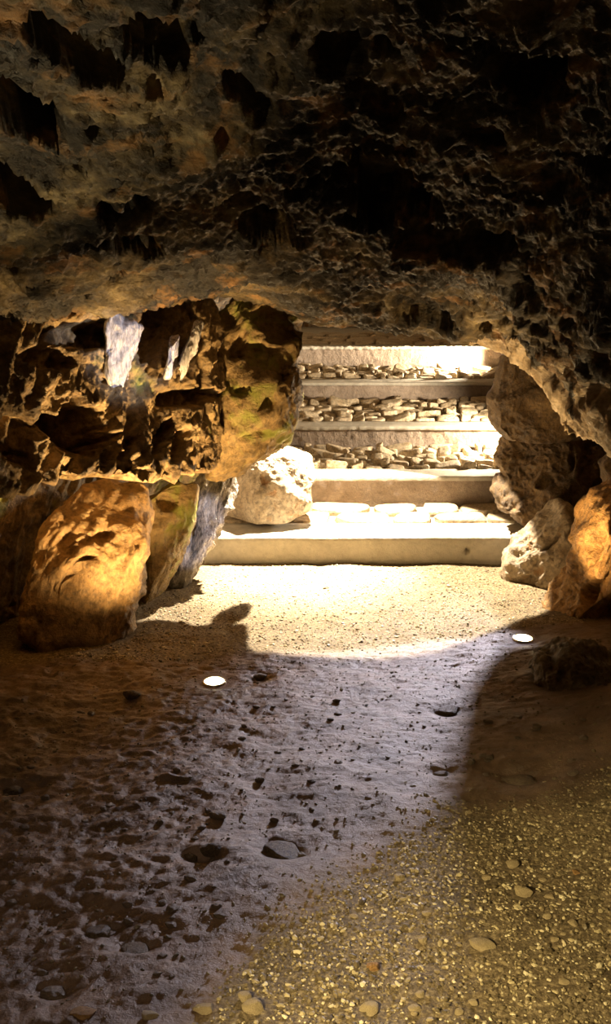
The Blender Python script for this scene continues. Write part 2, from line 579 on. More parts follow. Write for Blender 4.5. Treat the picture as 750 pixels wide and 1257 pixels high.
zz = spaced((-0.6, -0.2, 0.03), (-0.2, 1.5, 0.0075), (1.5, 2.3, 0.03))
T, Z = np.meshgrid(tt, zz, indexing='ij')
t, z = T.ravel(), Z.ravel()
TZ = np.stack([t, z], 1)
zs = np.interp(t, shelf[:, 0], shelf[:, 1]) + 0.02 * fbm(np.stack([t * 8, 0 * t, 0 * t], 1), 3)
up = sstep(-0.035, 0.0, z - zs)
nn = np.clip(wf_lo(TZ), -0.9, -0.05) * (1 - up) + up * np.clip(wf_up(np.stack([t, np.maximum(z, zs)], 1)), -0.7, 0.5)
V = np.stack([WO[0] + WD[0] * t + WN[0] * nn, WO[1] + WD[1] * t + WN[1] * nn, z], 1)
FC = grid_faces(len(tt), len(zz))
Nn = normals(V, FC)
Nn = np.where((Nn[:, 0] * WN[0] + Nn[:, 1] * WN[1])[:, None] < 0, -Nn, Nn)
qx, qy = proj(V)
W = V + 0.06 * np.stack([fbm(V * 4 + 5, 3), fbm(V * 4 + 31, 3), fbm(V * 4 + 77, 3)], 1)
# diagonal drapery folds climbing up to the right
ca, sa = math.cos(math.radians(55)), math.sin(math.radians(55))
A = np.stack([(t * ca + z * sa) * 2.2, (-t * sa + z * ca) * 9.5, 0 * t], 1) + 0.5 * np.stack([fbm(W * 5, 3)] * 3, 1)
d = 0.05 * fbm(W * 3, 3) + 0.075 * (ridged(A, 4) - 0.6) + 0.03 * (ridged(W * 7, 5, 2.2, 0.55) - 0.6) + 0.022 * fbm(W * 20, 5, 2.1, 0.6) + 0.007 * fbm(W * 60, 3)
f1, f2, idv = worley(W * 9)
d -= np.where(idv > 0.8, 0.04, 0) * sstep(0.42, 0.25, f1 + 0.12 * fbm(W * 20, 3))
d *= 0.4 + 0.6 * up
wob = 0.6 * fbm(V * 10, 5, 2.1, 0.6)
for (a, b, rx, ry, rot, dep) in [(98, 526, 46, 34, 0, .42), (232, 488, 36, 12, -8, .12), (203, 535, 9, 30, 30, .1), (222, 545, 10, 26, 25, .08), (60, 440, 34, 16, 10, .08), (105, 410, 50, 18, 0, .12),
                                 (185, 405, 16, 40, 0, .1), (140, 558, 8, 16, 40, .06), (163, 548, 5, 18, 25, .06), (172, 580, 12, 6, 0, .05), (275, 425, 8, 18, 20, .08), (240, 425, 10, 20, 25, .05),
                                 (20, 540, 30, 30, 0, .1), (253, 470, 5, 40, 0, .06)]:
    r_ = math.radians(rot)
    dx, dy = qx - a, qy - b
    e = np.sqrt(((dx * math.cos(r_) + dy * math.sin(r_)) / rx) ** 2 + ((-dx * math.sin(r_) + dy * math.cos(r_)) / ry) ** 2) + wob
    d -= dep * sstep(1.05, 0.8, e) * (V[:, 1] > 2.5)
V = V + Nn * d[:, None]
wl = obj('wall_left', V, FC, M_wall)
tag(wl, 'ochre rock wall with diagonal folds and a black square pocket over an overhanging ledge', 'wall', kind='structure')
WL = V.copy()

# far left side of the stairwell, out of sight behind the outcrop
def side_wall(name, pts, z0, z1, mat, seed, nface):
    pts = np.array(pts, float)
    seg = np.r_[0, np.cumsum(np.hypot(*np.diff(pts, axis=0).T))]
    s = np.linspace(0, seg[-1], int(seg[-1] / 0.03))
    zz = np.linspace(z0, z1, int((z1 - z0) / 0.03))
    bx, by = np.interp(s, seg, pts[:, 0]), np.interp(s, seg, pts[:, 1])
    S_, Z_ = np.meshgrid(np.arange(len(s)), zz, indexing='ij')
    V = np.stack([bx[S_.ravel()], by[S_.ravel()], Z_.ravel()], 1)
    FC = grid_faces(len(s), len(zz))
    Nn = normals(V, FC)
    W = V + seed
    d = 0.10 * fbm(W * 2, 3) + 0.07 * (ridged(W * 4, 4) - 0.6) + 0.02 * fbm(W * 14, 4)
    V = V + Nn * (nface * d)[:, None]
    return obj(name, V, FC, mat)


def wall_piece(*a):
    o = side_wall(*a)
    o['kind'] = 'structure'
    return o


tag(wall_piece('wall_stairwell', [(-0.66, 5.36), (-0.80, 5.7), (-0.88, 6.6), (-0.9, 12.2)], -0.5, 3.3, M_pale, 3, 1), 'pale rock side of the stairwell behind the hanging outcrop', 'wall')
wr = wall_piece('wall_right', [(1.75, -1.5), (1.75, 2.6), (1.62, 3.5), (1.72, 4.4), (1.95, 5.4), (2.12, 6.4), (2.35, 7.0), (2.4, 12.2)], -0.5, 3.3, M_brown, 8, -1)
tag(wr, 'dark brown rock wall behind the right hand boulders', 'wall')
tag(wall_piece('wall_back', [(-1.4, 12.1), (2.5, 12.1)], -0.3, 3.3, M_pale, 21, 1), 'rock wall closing the top of the stairs', 'wall')
tag(wall_piece('wall_rear', [(-2.4, -1.4), (2.0, -1.4)], -0.2, 2.7, M_ceil, 40, 1), 'rock wall behind the viewer closing the passage', 'wall')


TOPS = [660, 585, 523, 469, 425]
BOTS = [692, 617, 548, 490, 450]
YH0 = 5.5
steps = []
yy = YH0
for i in range(5):
    pb = at(450, BOTS[i], yy)
    pt = at(450, TOPS[i], yy)
    steps.append((yy, pb[2], pt[2]))
    if i < 4:
        lo, hi = yy, 30
        for _ in range(50):
            mid = (lo + hi) / 2
            if at(450, BOTS[i + 1], mid)[2] > pt[2]: hi = mid
            else: lo = mid
        # ray rises towards horizon: z increases with distance below the horizon is false, so solve directly
        u = at(450, BOTS[i + 1], 1.0)
        slope = u[2] - CAMZ
        yy = (pt[2] - CAMZ) / slope

# ------------------------------------------------------------------ rocks
def smooth_poly(poly):
    P = np.array(poly, float)
    c = P.mean(0)
    d = P - c
    ph = np.arctan2(d[:, 1], d[:, 0])
    # boundary radius by dense sampling of edges
    Q = np.concatenate([np.linspace(P[i], P[(i + 1) % len(P)], 40, endpoint=False) for i in range(len(P))])
    d = Q - c
    ph, r = np.arctan2(d[:, 1], d[:, 0]), np.hypot(d[:, 0], d[:, 1])
    g = np.linspace(-math.pi, math.pi, 181)[:-1]
    R = np.zeros(180)
    for k, a in enumerate(g):
        dd = np.abs((ph - a + math.pi) % (2 * math.pi) - math.pi)
        m = dd < 0.05
        R[k] = r[m].max() if m.any() else r[dd.argmin()]
    R = (np.roll(R, 1) + 2 * R + np.roll(R, -1)) / 4
    return c, g, R


def boulder(outline, Yc, thick, seed, amp=1.0, cuts=5, e=0.75, sub=6, lean=0.0, skew=0.0, pits=(), fold=None, front=1.0, zmin=None, zmax=None):
    """closed rock whose silhouette follows the outline at distance Yc and which has its own depth.
    lean: metres the top is pushed away from the viewer; skew: metres per metre of x."""
    W = np.array([at(a, b, Yc) for a, b in outline])
    c, g, R = smooth_poly(W[:, [0, 2]])
    D, FC = ico(sub)
    phi = np.arctan2(D[:, 2], D[:, 0])
    s = np.hypot(D[:, 0], D[:, 2])
    r = np.interp(phi, np.r_[g, math.pi], np.r_[R, R[0]])
    dep = thick * np.sign(D[:, 1]) * np.abs(D[:, 1]) ** e * np.where(D[:, 1] < 0, front, 1.0)
    V = np.stack([c[0] + np.cos(phi) * r * s ** e, Yc + dep, c[1] + np.sin(phi) * r * s ** e], 1)
    rg = np.random.default_rng(seed)
    ctr = np.array([c[0], Yc, c[1]])
    for _ in range(cuts):
        nrm = rg.normal(size=3)
        nrm[1] = -abs(nrm[1]) - 0.6
        nrm /= np.linalg.norm(nrm)
        q = (V - ctr) @ nrm
        h = q.max() * rg.uniform(0.62, 0.86)
        ex = np.clip(q - h, 0, None)
        V = V - nrm[None] * (ex * 0.85)[:, None]
    zr = (V[:, 2] - c[1])
    V[:, 1] += lean * zr / (R.max()) + skew * (V[:, 0] - c[0])
    Nn = normals(V, FC)
    size = R.mean()
    Q = V + seed * 3.7
    Wp = Q + 0.05 * np.stack([fbm(Q * 5, 3), fbm(Q * 5 + 31, 3), fbm(Q * 5 + 77, 3)], 1)
    k = min(1.0, size / 0.3)
    d = k * (0.035 * fbm(Wp * 4, 3) + 0.040 * (ridged(Wp * 5, 5, 2.2, 0.55) - 0.6)) + 0.017 * fbm(Wp * 17, 5, 2.1, 0.6) + 0.006 * fbm(Wp * 55, 3)
    if fold:
        ang, fa, fs = fold
        a1 = math.radians(ang)
        U = np.stack([(V[:, 0] * math.cos(a1) + V[:, 2] * math.sin(a1)) * fs * 0.2, (-V[:, 0] * math.sin(a1) + V[:, 2] * math.cos(a1)) * fs, V[:, 1] * fs * 0.3], 1)
        d += fa * (ridged(U + 0.4 * fbm(Q * 6, 3)[:, None], 3) - 0.6)
    d *= amp
    if len(pits):
        qx, qy = proj(V)
        wob = 0.7 * fbm(Q * 11, 5, 2.1, 0.6)
        for (a, b, rx, ry, rot, dp) in pits:
            r_ = math.radians(rot)
            dx, dy = qx - a, qy - b
            ee = np.sqrt(((dx * math.cos(r_) + dy * math.sin(r_)) / rx) ** 2 + ((-dx * math.sin(r_) + dy * math.cos(r_)) / ry) ** 2) + wob
            d -= dp * sstep(1.05, 0.75, ee) * (Nn[:, 1] < 0.3)
    V = V + Nn * d[:, None]
    if zmin is not None:
        V[:, 2] = np.maximum(V[:, 2], zmin)
    if zmax is not None:
        V[:, 2] = np.minimum(V[:, 2], zmax)
    return V, FC


FOOT = []


def footprint(V):
    fl = floor_at(V[:, 0], V[:, 1])
    m = np.abs(V[:, 2] - fl) < 0.07
    if m.sum() < 30:
        return
    Q = V[m, :2]
    c = (Q.min(0) + Q.max(0)) / 2
    ph = np.arctan2(Q[:, 1] - c[1], Q[:, 0] - c[0])
    r = np.hypot(Q[:, 0] - c[0], Q[:, 1] - c[1])
    g = np.linspace(-math.pi, math.pi, 49)
    R = np.array([max([0.0, *r[np.abs((ph - a + math.pi) % (2 * math.pi) - math.pi) < 0.12]]) for a in g])
    FOOT.append((c[0], c[1], R))


def rock(name, label, cat, mat, *a, parent=None, **k):
    V, FC = boulder(*a, **k)
    footprint(V)
    if parent:
        o = obj(name, V, FC, mat, parent)
        o['label'] = label
        return o
    lo = V[:, 2].min()
    c = (float(V[:, 0].mean()), float(V[:, 1].mean()), float(lo))
    o = obj(name, V, FC, mat, None, c)
    return tag(o, label, cat)


rock('rock_outcrop', 'large blocky ochre outcrop hanging from the ceiling left of the stairs', 'rock outcrop', M_green,
     [(258, 400), (300, 352), (355, 350), (378, 380), (366, 421), (358, 441), (367, 470), (366, 500), (357, 538), (352, 545), (320, 560), (290, 573), (264, 579), (262, 500)],
     4.85, 0.30, 11, amp=1.2, cuts=4, e=0.55, lean=0.0, skew=0.35, parent=wl,
     pits=[(345, 393, 36, 26, 0, .10), (322, 435, 26, 16, 20, .07), (327, 491, 9, 14, -20, .06), (300, 480, 14, 5, 0, .03), (290, 425, 8, 16, 20, .05), (350, 455, 10, 12, 0, .04), (318, 535, 18, 5, -15, .03)])
rock('rock_nub', 'small black wet rock nub below the hanging outcrop beside the stair edge', 'rock', M_rim,
     [(337, 512), (350, 505), (357, 520), (356, 540), (349, 550), (341, 538)], 5.2, 0.06, 5, amp=0.6, cuts=3, sub=5, parent=wl)
rock('boulder', 'big flat-faced ochre boulder behind the left floor lamp', 'boulder', M_boulder,
     [(48, 690), (62, 640), (100, 606), (155, 606), (173, 640), (169, 735), (160, 775), (147, 815), (110, 822), (78, 816), (48, 785), (42, 740)],
     4.25, 0.24, 24, amp=1.0, cuts=5, e=0.42, lean=0.10, skew=0.35, fold=(50, .02, 8), pits=[(80, 668, 12, 15, 20, .05), (118, 660, 24, 8, -20, .05), (92, 700, 34, 7, -48, .05)])
rock('boulder', 'smooth ochre boulder with a greenish top wedged between two larger left rocks', 'boulder', M_green,
     [(173, 650), (180, 612), (210, 596), (238, 600), (236, 650), (220, 698), (195, 735), (176, 750), (172, 720)],
     4.78, 0.13, 33, amp=0.8, cuts=4, e=0.65, skew=0.4, pits=[(205, 617, 13, 11, 0, .07), (183, 645, 10, 4, 0, .03)])
rock('rock_ridge', 'upright wet rock ridge with painted whitish light beside the bottom step', 'rock', M_rim,
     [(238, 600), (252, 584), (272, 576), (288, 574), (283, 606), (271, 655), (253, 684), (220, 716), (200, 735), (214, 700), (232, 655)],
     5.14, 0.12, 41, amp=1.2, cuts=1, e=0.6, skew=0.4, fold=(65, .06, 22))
rock('rock', 'pale cream boulder resting on the bottom step beneath the hanging outcrop', 'rock', M_pale,
     [(250, 640), (254, 590), (290, 566), (330, 556), (356, 553), (382, 562), (389, 582), (380, 594), (382, 622), (350, 640), (300, 644)],
     5.83, 0.20, 52, amp=0.5, cuts=5, e=0.5, zmin=steps[0][2] + 0.034, pits=[(325, 590, 6, 10, 10, .03)])

Z0 = float(at(650, 537, 5.6)[2])
rock('rock', 'upright brown boulder under the ceiling edge right of the stairs', 'rock', M_brown,
     [(615, 462), (622, 436), (650, 425), (680, 440), (698, 490), (696, 535), (660, 542), (620, 538), (606, 523), (602, 494)],
     5.6, 0.26, 61, amp=0.8, cuts=3, e=0.6, zmin=Z0)
rock('rock_buttress', 'dark brown knobbly rock mass below the upright boulder at the right stair ends', 'rock', M_brown,
     [(624, 538), (660, 532), (695, 535), (735, 545), (745, 600), (720, 640), (680, 640), (640, 640), (614, 622), (608, 606), (622, 585), (612, 562)],
     5.65, 0.30, 72, amp=1.3, cuts=2, e=0.7, parent=wr, zmax=Z0 - 0.004, pits=[(668, 590, 18, 9, -35, .05), (702, 565, 4, 18, 0, .06), (725, 560, 14, 26, 0, .08)])
rock('rock', 'pale grey grooved boulder at the right end of the bottom step', 'rock', M_pale,
     [(624, 690), (634, 668), (665, 640), (690, 616), (716, 640), (712, 690), (706, 722), (682, 738), (660, 735), (640, 728), (622, 715)],
     5.12, 0.23, 83, amp=0.9, cuts=3, e=0.7, skew=-0.2, fold=(40, .035, 10), pits=[(676, 668, 16, 3, -42, .05), (645, 715, 12, 10, 0, .04)])
rock('boulder', 'tall orange lit boulder with a black hole behind the right floor lamp', 'boulder', M_orange,
     [(775, 590), (735, 612), (718, 650), (708, 700), (690, 730), (672, 752), (670, 778), (700, 792), (740, 790), (770, 770), (785, 660)],
     4.52, 0.26, 94, amp=1.6, cuts=3, e=0.7, pits=[(726, 725, 19, 13, -10, .12), (732, 665, 6, 22, 10, .04)])
rock('rock', 'low dark jagged rock on the floor nearest the viewer on the right', 'rock', M_dark,
     [(650, 868), (655, 835), (662, 806), (700, 800), (745, 806), (800, 830), (800, 890), (740, 888), (690, 884)],
     3.55, 0.22, 101, amp=1.2, cuts=4, e=0.75, fold=(60, .03, 14))
rock('rock', 'dark brown rock lump in the recess above the orange boulder', 'rock', M_brown,
     [(738, 570), (752, 556), (790, 560), (795, 600), (760, 604), (742, 592)], 5.0, 0.15, 111, amp=0.8, cuts=3, sub=5, parent=wr)


# white streak meshes painting cool light glints onto the upper left wall
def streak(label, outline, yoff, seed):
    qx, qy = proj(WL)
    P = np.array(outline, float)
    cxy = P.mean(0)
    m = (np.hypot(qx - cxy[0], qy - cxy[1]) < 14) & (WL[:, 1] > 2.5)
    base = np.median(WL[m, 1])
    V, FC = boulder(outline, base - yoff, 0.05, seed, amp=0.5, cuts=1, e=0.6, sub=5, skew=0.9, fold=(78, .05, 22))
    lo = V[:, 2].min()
    o = obj('painted_glint', V, FC, M_glint, wl)
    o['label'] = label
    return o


streak('broad white painted glint streak tapering down the dark upper left wall', [(143, 376), (149, 388), (173, 404), (168, 425), (153, 470), (143, 478), (133, 458), (134, 400)], 0.15, 3)
streak('thin white painted glint thread between the broad streak and the slanted one', [(208, 412), (217, 410), (216, 430), (208, 462), (203, 464), (208, 440)], 0.09, 4)
streak('slanted white painted glint streak running down to the ochre folds', [(240, 396), (249, 396), (240, 430), (224, 462), (215, 474), (222, 440)], 0.10, 6)

# ------------------------------------------------------------------ stairs
stairs = bpy.data.objects.new('stairway', None)
link(stairs)
stairs.location = (0.3, YH0, steps[0][1])
tag(stairs, 'five broad concrete and stone paved steps climbing out of the cave', 'stairs')
SLOC = np.array(stairs.location)


def paving(y0, y1, ztop, lump, seed, x0=-0.58, x1=1.55):
    rg = np.random.default_rng(seed)
    D, FC = ico(3)
    Vs, Fs = [], []
    nrow = max(1, int(round((y1 - y0) / (0.11 if lump else 0.24))))
    yb = np.linspace(y0, y1, nrow + 1)
    k = 0
    for r in range(nrow):
        x = x0
        while x < x1:
            w = rg.uniform(0.06, 0.22) if lump else rg.uniform(0.2, 0.45)
            cx, cy = x + w / 2, (yb[r] + yb[r + 1]) / 2 + rg.uniform(-.015, .015)
            hx, hy = w / 2 - 0.006, (yb[r + 1] - yb[r]) / 2 - 0.006
            hz = 0.03
            S = np.sign(D) * np.abs(D) ** (0.55 if lump else 0.4)
            S = S / np.maximum(1e-6, np.abs(S).max(1, keepdims=True)) * (np.abs(D).max(1, keepdims=True) ** 0.3)
            V = S * np.array([hx, hy, hz])
            for _ in range(4):
                a = rg.uniform(0, 6.28)
                nrm = np.array([math.cos(a), math.sin(a), 0])
                q = V @ nrm
                V = V - nrm * (np.clip(q - q.max() * rg.uniform(.7, .95), 0, None) * .9)[:, None]
            V += normals(V, FC) * (0.006 * fbm(V * 22 + seed + k * 3.1, 3))[:, None]
            tilt = rg.normal(0, 0.2 if lump else 0.02, 2)
            V[:, 2] += V[:, 0] * tilt[0] + V[:, 1] * tilt[1] + (rg.uniform(-0.012, 0.03) if lump else rg.uniform(-.004, .006))
            V += np.array([cx, cy, ztop - 0.022])
            Vs.append(V)
            Fs.append(FC + k * len(D))
            k += 1
            x += w
    return np.concatenate(Vs), np.concatenate(Fs)


KERB = [0.30, 0.22, 0.2, 0.2, 0.16]
for i, (y0, zb, zt) in enumerate(steps):
    y1 = steps[i + 1][0] + 0.03 if i < 4 else 12.0
    kb = KERB[i]
    nose = 0.0 if i in (0, 1) else 0.018
    prof = [(y0, zb - 0.35), (y0, zb - 0.02)] + [(y0, zz) for zz in np.linspace(zb, zt - 0.03, 10)] + [(y0 - nose, zt - 0.028), (y0 - nose, zt - 0.006), (y0 - nose + 0.006, zt)]
    prof += [(yq, zt) for yq in np.linspace(y0 + 0.03, y0 + kb, 6)] + [(y0 + kb + 0.004, zt - 0.03)] + [(yq, zt - 0.03) for yq in np.linspace(y0 + kb + .1, y1, 4)] + [(y1, zb - 0.35), (y0, zb - 0.35)]
    xs = np.linspace(-0.6, 1.72 if i < 2 else 2.05, 330)
    pr = np.array(prof)
    A, Bq = np.meshgrid(np.arange(len(xs)), np.arange(len(pr)), indexing='ij')
    V = np.stack([xs[A.ravel()], pr[Bq.ravel(), 0], pr[Bq.ravel(), 1]], 1)
    FC = grid_faces(len(xs), len(pr))
    rough = 0.004 if i < 2 else 0.009
    V[:, 1] += rough * fbm(V * 14 + i * 5, 4)
    V[:, 2] += 0.004 * fbm(V * np.array([5, 5, 1.]) + i * 9, 3)
    if i == 4:   # chipped top edge
        m = (V[:, 2] > zt - 0.035) & (V[:, 1] < y0 + 0.02)
        V[m, 2] += 0.012 * fbm(V[m] * 30, 2)
    if i == 0:
        for (hx, hy_, rr) in [(573, 677, 0.016), (627, 676, 0.014)]:
            h = at(hx, hy_, y0)
            dd = np.hypot(V[:, 0] - h[0], V[:, 2] - h[2])
            m = (dd < rr * 1.3) & (np.abs(V[:, 1] - y0) < 0.03)
            V[m, 1] += 0.05 * sstep(rr * 1.3, rr * .5, dd[m])
    st = obj('step', V, FC, M_conc if i < 2 else M_conc, stairs, SLOC)
    st.location = (0, 0, 0)
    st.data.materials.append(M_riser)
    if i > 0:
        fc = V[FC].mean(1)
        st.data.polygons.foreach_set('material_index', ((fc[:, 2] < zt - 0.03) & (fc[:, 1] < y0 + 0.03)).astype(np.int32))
    PV, PF = paving(y0 + kb + 0.015, (y1 if i < 4 else 11.0) - 0.04, zt, i in (1, 2, 3), 100 + i, -0.58, 1.55 if i < 2 else 1.9)
    pv = obj('paving', PV, PF, M_paver, st, SLOC)
    pv.location = (0, 0, 0)
    st['label'] = ['lowest step with a smooth pale concrete kerb and two small holes in its riser', 'second step with a shaded dark brown riser', 'third step with rubble stones along its kerb', 'fourth step with rubble stones along its kerb', 'topmost step leading to a flagstone landing'][i]

# ------------------------------------------------------------------ floor lamps
def disc_mesh(prof, n=64):
    """lathe"""
    pr = np.array(prof, float)
    a = np.linspace(0, 2 * math.pi, n, endpoint=False)
    V = np.stack([np.outer(np.cos(a), pr[:, 0]).ravel(), np.outer(np.sin(a), pr[:, 0]).ravel(), np.tile(pr[:, 1], n)], 1)
    m = len(pr)
    Fc = []
    for i in range(n):
        j = (i + 1) % n
        for k in range(m - 1):
            Fc.append((i * m + k, j * m + k, j * m + k + 1, i * m + k + 1))
    return V, np.array(Fc)


for L, lab in zip(LAMPS, ['glowing round ground lamp sunk in the mud before the big left boulder', 'glowing round ground lamp in the gravel edge below the orange boulder']):
    root = bpy.data.objects.new('ground_lamp', None)
    link(root)
    root.location = L - np.array([0, 0, 0.008])
    tag(root, lab, 'lamp', 'recessed ground lamps')
    V, Fc = disc_mesh([(0.0, -0.08), (0.041, -0.08), (0.043, 0.0), (0.041, 0.004)])
    obj('housing', V, Fc, M_housing, root)
    V, Fc = disc_mesh([(0.040, -0.004), (0.040, 0.008), (0.042, 0.010), (0.046, 0.009), (0.048, 0.004), (0.048, -0.006)])
    obj('trim_ring', V, Fc, M_steel, root)
    V, Fc = disc_mesh([(0.0001, 0.014), (0.02, 0.0135), (0.033, 0.0115), (0.0398, 0.007), (0.0398, 0.0)])
    obj('lens', V, Fc, M_lens, root)
    for k in range(3):
        V, Fc = disc_mesh([(0.0001, 0.0155), (0.0035, 0.015), (0.004, 0.012)], 16)
        a = k * 2.094 + 0.05
        s_ = obj('screw', V + np.array([0.044 * math.cos(a), 0.044 * math.sin(a), -0.005]), Fc, M_steel, root)

# ------------------------------------------------------------------ loose stones
def stone_mesh(seed, sub=4):
    rg = np.random.default_rng(seed)
    D, FC = ico(sub)
    V = D * np.array([1.0, rg.uniform(.6, .85), rg.uniform(.4, .6)])
    for _ in range(9):
        nrm = rg.normal(size=3)
        nrm /= np.linalg.norm(nrm)
        q = V @ nrm
        V = V - nrm * (np.clip(q - q.max() * rg.uniform(.6, .85), 0, None) * .92)[:, None]
    V += normals(V, FC) * (0.06 * fbm(V * 2.5 + seed, 4))[:, None]
    return V, FC


PROTO = {}
PLACED = []
for mname, mm in (('muddy', M_stone), ('tan', M_tan), ('dark', M_dark), ('orange', M_orange)):
    PROTO[mname] = []
    for k in range(6):
        V, FC = stone_mesh(200 + k + (50 if mname == 'tan' else 0))
        me = mesh_np('stone', V, FC)
        me.materials.append(mm)
        PROTO[mname].append(me)


def place_stone(px_, py_, wpx, kind, label, group=None, hfac=1.0, name='stone', rz=None, k=None):
    p = pix_floor(px_, py_)
    z = float(floor_at(np.array([p[0]]), np.array([p[1]]))[0])
    d = p[1] / (cp + 0.0) * 1.0
    s = wpx / 2 / F * (p[1] * cp + (CAMZ - z) * sp)
    me = PROTO[kind][int(rng.integers(6)) if k is None else k]
    o = bpy.data.objects.new(name, me)
    o.location = (p[0], p[1], z + s * 0.18 * hfac)
    o.rotation_euler = (rng.uniform(-.2, .2), rng.uniform(-.2, .2), rng.uniform(-.5, .5) if rz is None else rz)
    o.scale = (s, s * rng.uniform(.8, 1.1), s * hfac)
    link(o)
    PLACED.append((p[0], p[1], s))
    return tag(o, label, 'stone', group)


NAMED = [
    (348, 1040, 62, 'dark', 'dark flat jagged stone in the hollow at mid floor, largest on the mud', 0.7),
    (640, 1098, 30, 'tan', 'tan rounded stone on the gravel, largest of the right foreground pebbles', 0.9),
    (590, 1162, 38, 'tan', 'long thin pale stone lying flat on the golden gravel', 0.5),
    (458, 1190, 22, 'orange', 'orange-tan oval pebble on the gravel near the bottom centre', 0.8),
    (65, 1212, 40, 'muddy', 'brown stone in the bottom left corner with a bright wet tip', 1.1),
    (100, 1245, 40, 'orange', 'flat orange-brown stone at the very bottom left edge', 0.5),
    (182, 1249, 28, 'tan', 'tan stone at the bottom edge right of the flat orange one', 0.7),
    (250, 1238, 30, 'tan', 'pale tan stone at the bottom edge, first left of the knobbly pair', 0.7),
    (302, 1226, 26, 'tan', 'knobbly cream stone, upper of the pair at the bottom centre', 0.9),
    (312, 1240, 36, 'tan', 'broad cream stone, lower of the pair at the bottom centre', 0.8),
    (120, 1140, 40, 'dark', 'long flat dark stone on brown mud in the lower left', 0.5),
    (165, 1163, 48, 'muddy', 'broad flat brown stone below the long dark one', 0.4),
    (258, 1046, 34, 'dark', 'dark lumpy stone right beside its twin in the middle of the mud', 1.0),
    (233, 1048, 22, 'dark', 'smaller dark stone left of the lumpy one in the mud', 1.0),
    (15, 965, 32, 'dark', 'dark rounded stone at the left edge of the mud', 1.0),
    (162, 856, 30, 'dark', 'dark wedge stone on the mud left of the left floor lamp', 0.9),
    (318, 828, 22, 'dark', 'dark stone at the gravel edge just right of the left floor lamp', 0.8),
    (548, 872, 34, 'dark', 'flat dark stone on the lilac wet mud near the shadow edge', 0.5),
    (578, 935, 14, 'muddy', 'small wet stone with a white glint on the shadow edge', 1.1),
    (540, 945, 26, 'dark', 'flat dark stone left of the glinting wet one', 0.6),
    (640, 950, 52, 'muddy', 'low wide dark stone in shadow below the jagged right rock', 0.6),
    (210, 1118, 20, 'muddy', 'small dark stone above the broad flat brown one', 1.0),
    (268, 1003, 28, 'muddy', 'wet brown stone with a bright tip above the dark pair', 0.9),
    (234, 1080, 20, 'muddy', 'ochre brown stone just below the dark pair', 0.8),
    (400, 724, 10, 'muddy', 'tiny dark pebble on the bright gravel before the bottom step', 0.8),
    (707, 1068, 12, 'orange', 'small orange pebble at the right edge of the gravel', 0.8),
    (628, 1060, 20, 'tan', 'tan pebble above the largest gravel stone', 0.8),
    (455, 1242, 30, 'tan', 'pale flat stone at the bottom edge under the orange-tan pebble', 0.6),
    (510, 1239, 24, 'tan', 'cream stone at the bottom edge right of the pale flat one', 0.6),
]
for (a, b, w, kd, lab, hf) in NAMED:
    place_stone(a, b, w, kd, lab, None, hf, rz=rng.uniform(-.3, .3))
rg = np.random.default_rng(77)
cnt = 0
while cnt < 70:
    a, b = rg.uniform(0, 420), rg.uniform(850, 1200)
    if a > 300 and b > 1050: continue
    place_stone(a, b, rg.uniform(7, 18) * (0.7 + 0.5 * (b - 850) / 350), 'muddy', 'small dark wet stone half sunk in the lumpy brown mud', 'small stones in the mud', rg.uniform(.6, 1.1))
    cnt += 1
for _ in range(26):
    a, b = rg.uniform(430, 745), rg.uniform(1060, 1250)
    place_stone(a, b, rg.uniform(8, 17), 'tan', 'small pale pebble lying on the golden gravel', 'pale pebbles on the gravel', rg.uniform(.5, .9))
for _ in range(16):
    a, b = rg.uniform(590, 740), rg.uniform(880, 960)
    place_stone(a, b, rg.uniform(9, 20), 'muddy', 'small brown stone in the shadow below the jagged right rock', 'stones in the right shadow', rg.uniform(.5, .9))

# loose gravel lying on the floor: uncountable grains
N = 52000
px = np.r_[rng.uniform(-1.1, 1.35, N), rng.uniform(-1.0, 1.3, 9000)]
py = np.r_[rng.uniform(1.55, 3.9, N), rng.uniform(3.8, 5.45, 9000)]
mk = mud_mask(px, py)
keep = rng.random(len(px)) > np.clip(mk * 0.94, 0, 1)
px, py = px[keep], py[keep]
ok = np.ones(len(px), bool)
q = np.stack([px - WO[0], py - WO[1]], 1)
tq, nq = q @ WD, q @ WN
ok &= ~((nq < np.clip(wf_lo(np.stack([tq, 0 * tq], 1)), -0.9, -0.05) + 0.14) & (tq > -1) & (tq < 2.3))
ok &= ~((px < -0.5) & (py > 5.15))
for (fx, fy, fr) in FOOT:                       # nothing lies inside a rock or a lamp
    dx, dy = px - fx, py - fy
    ok &= np.hypot(dx, dy) > np.interp(np.arctan2(dy, dx), np.linspace(-math.pi, math.pi, len(fr)), fr) + 0.014
for (fx, fy, s_) in PLACED:
    ok &= np.hypot(px - fx, py - fy) > s_ * 1.05 + 0.008
px, py = px[ok], py[ok]
pz = floor_at(px, py)
IV, IF = ico(1)
n = len(px)
s = rng.gamma(3.0, 0.00066, n) + 0.0014
s *= np.where(py > 3.8, 1.1, 1.0)
ang = rng.uniform(0, 6.28, n)
scl = np.stack([s * rng.uniform(0.9, 1.7, n), s * rng.uniform(0.7, 1.1, n), s * rng.uniform(0.45, 0.8, n)], 1)
B = IV[None] * (1 + rng.uniform(-0.25, 0.25, (n, len(IV), 1))) * scl[:, None]
R_ = np.stack([np.stack([np.cos(ang), -np.sin(ang), 0 * ang], 1), np.stack([np.sin(ang), np.cos(ang), 0 * ang], 1), np.stack([0 * ang, 0 * ang, 1 + 0 * ang], 1)], 1)
B = np.einsum('nij,nkj->nki', R_, B)
B += np.stack([px, py, pz + s * 0.25], 1)[:, None]
GV = B.reshape(-1, 3)
GF = (IF[None] + (np.arange(n) * len(IV))[:, None, None]).reshape(-1, 3)


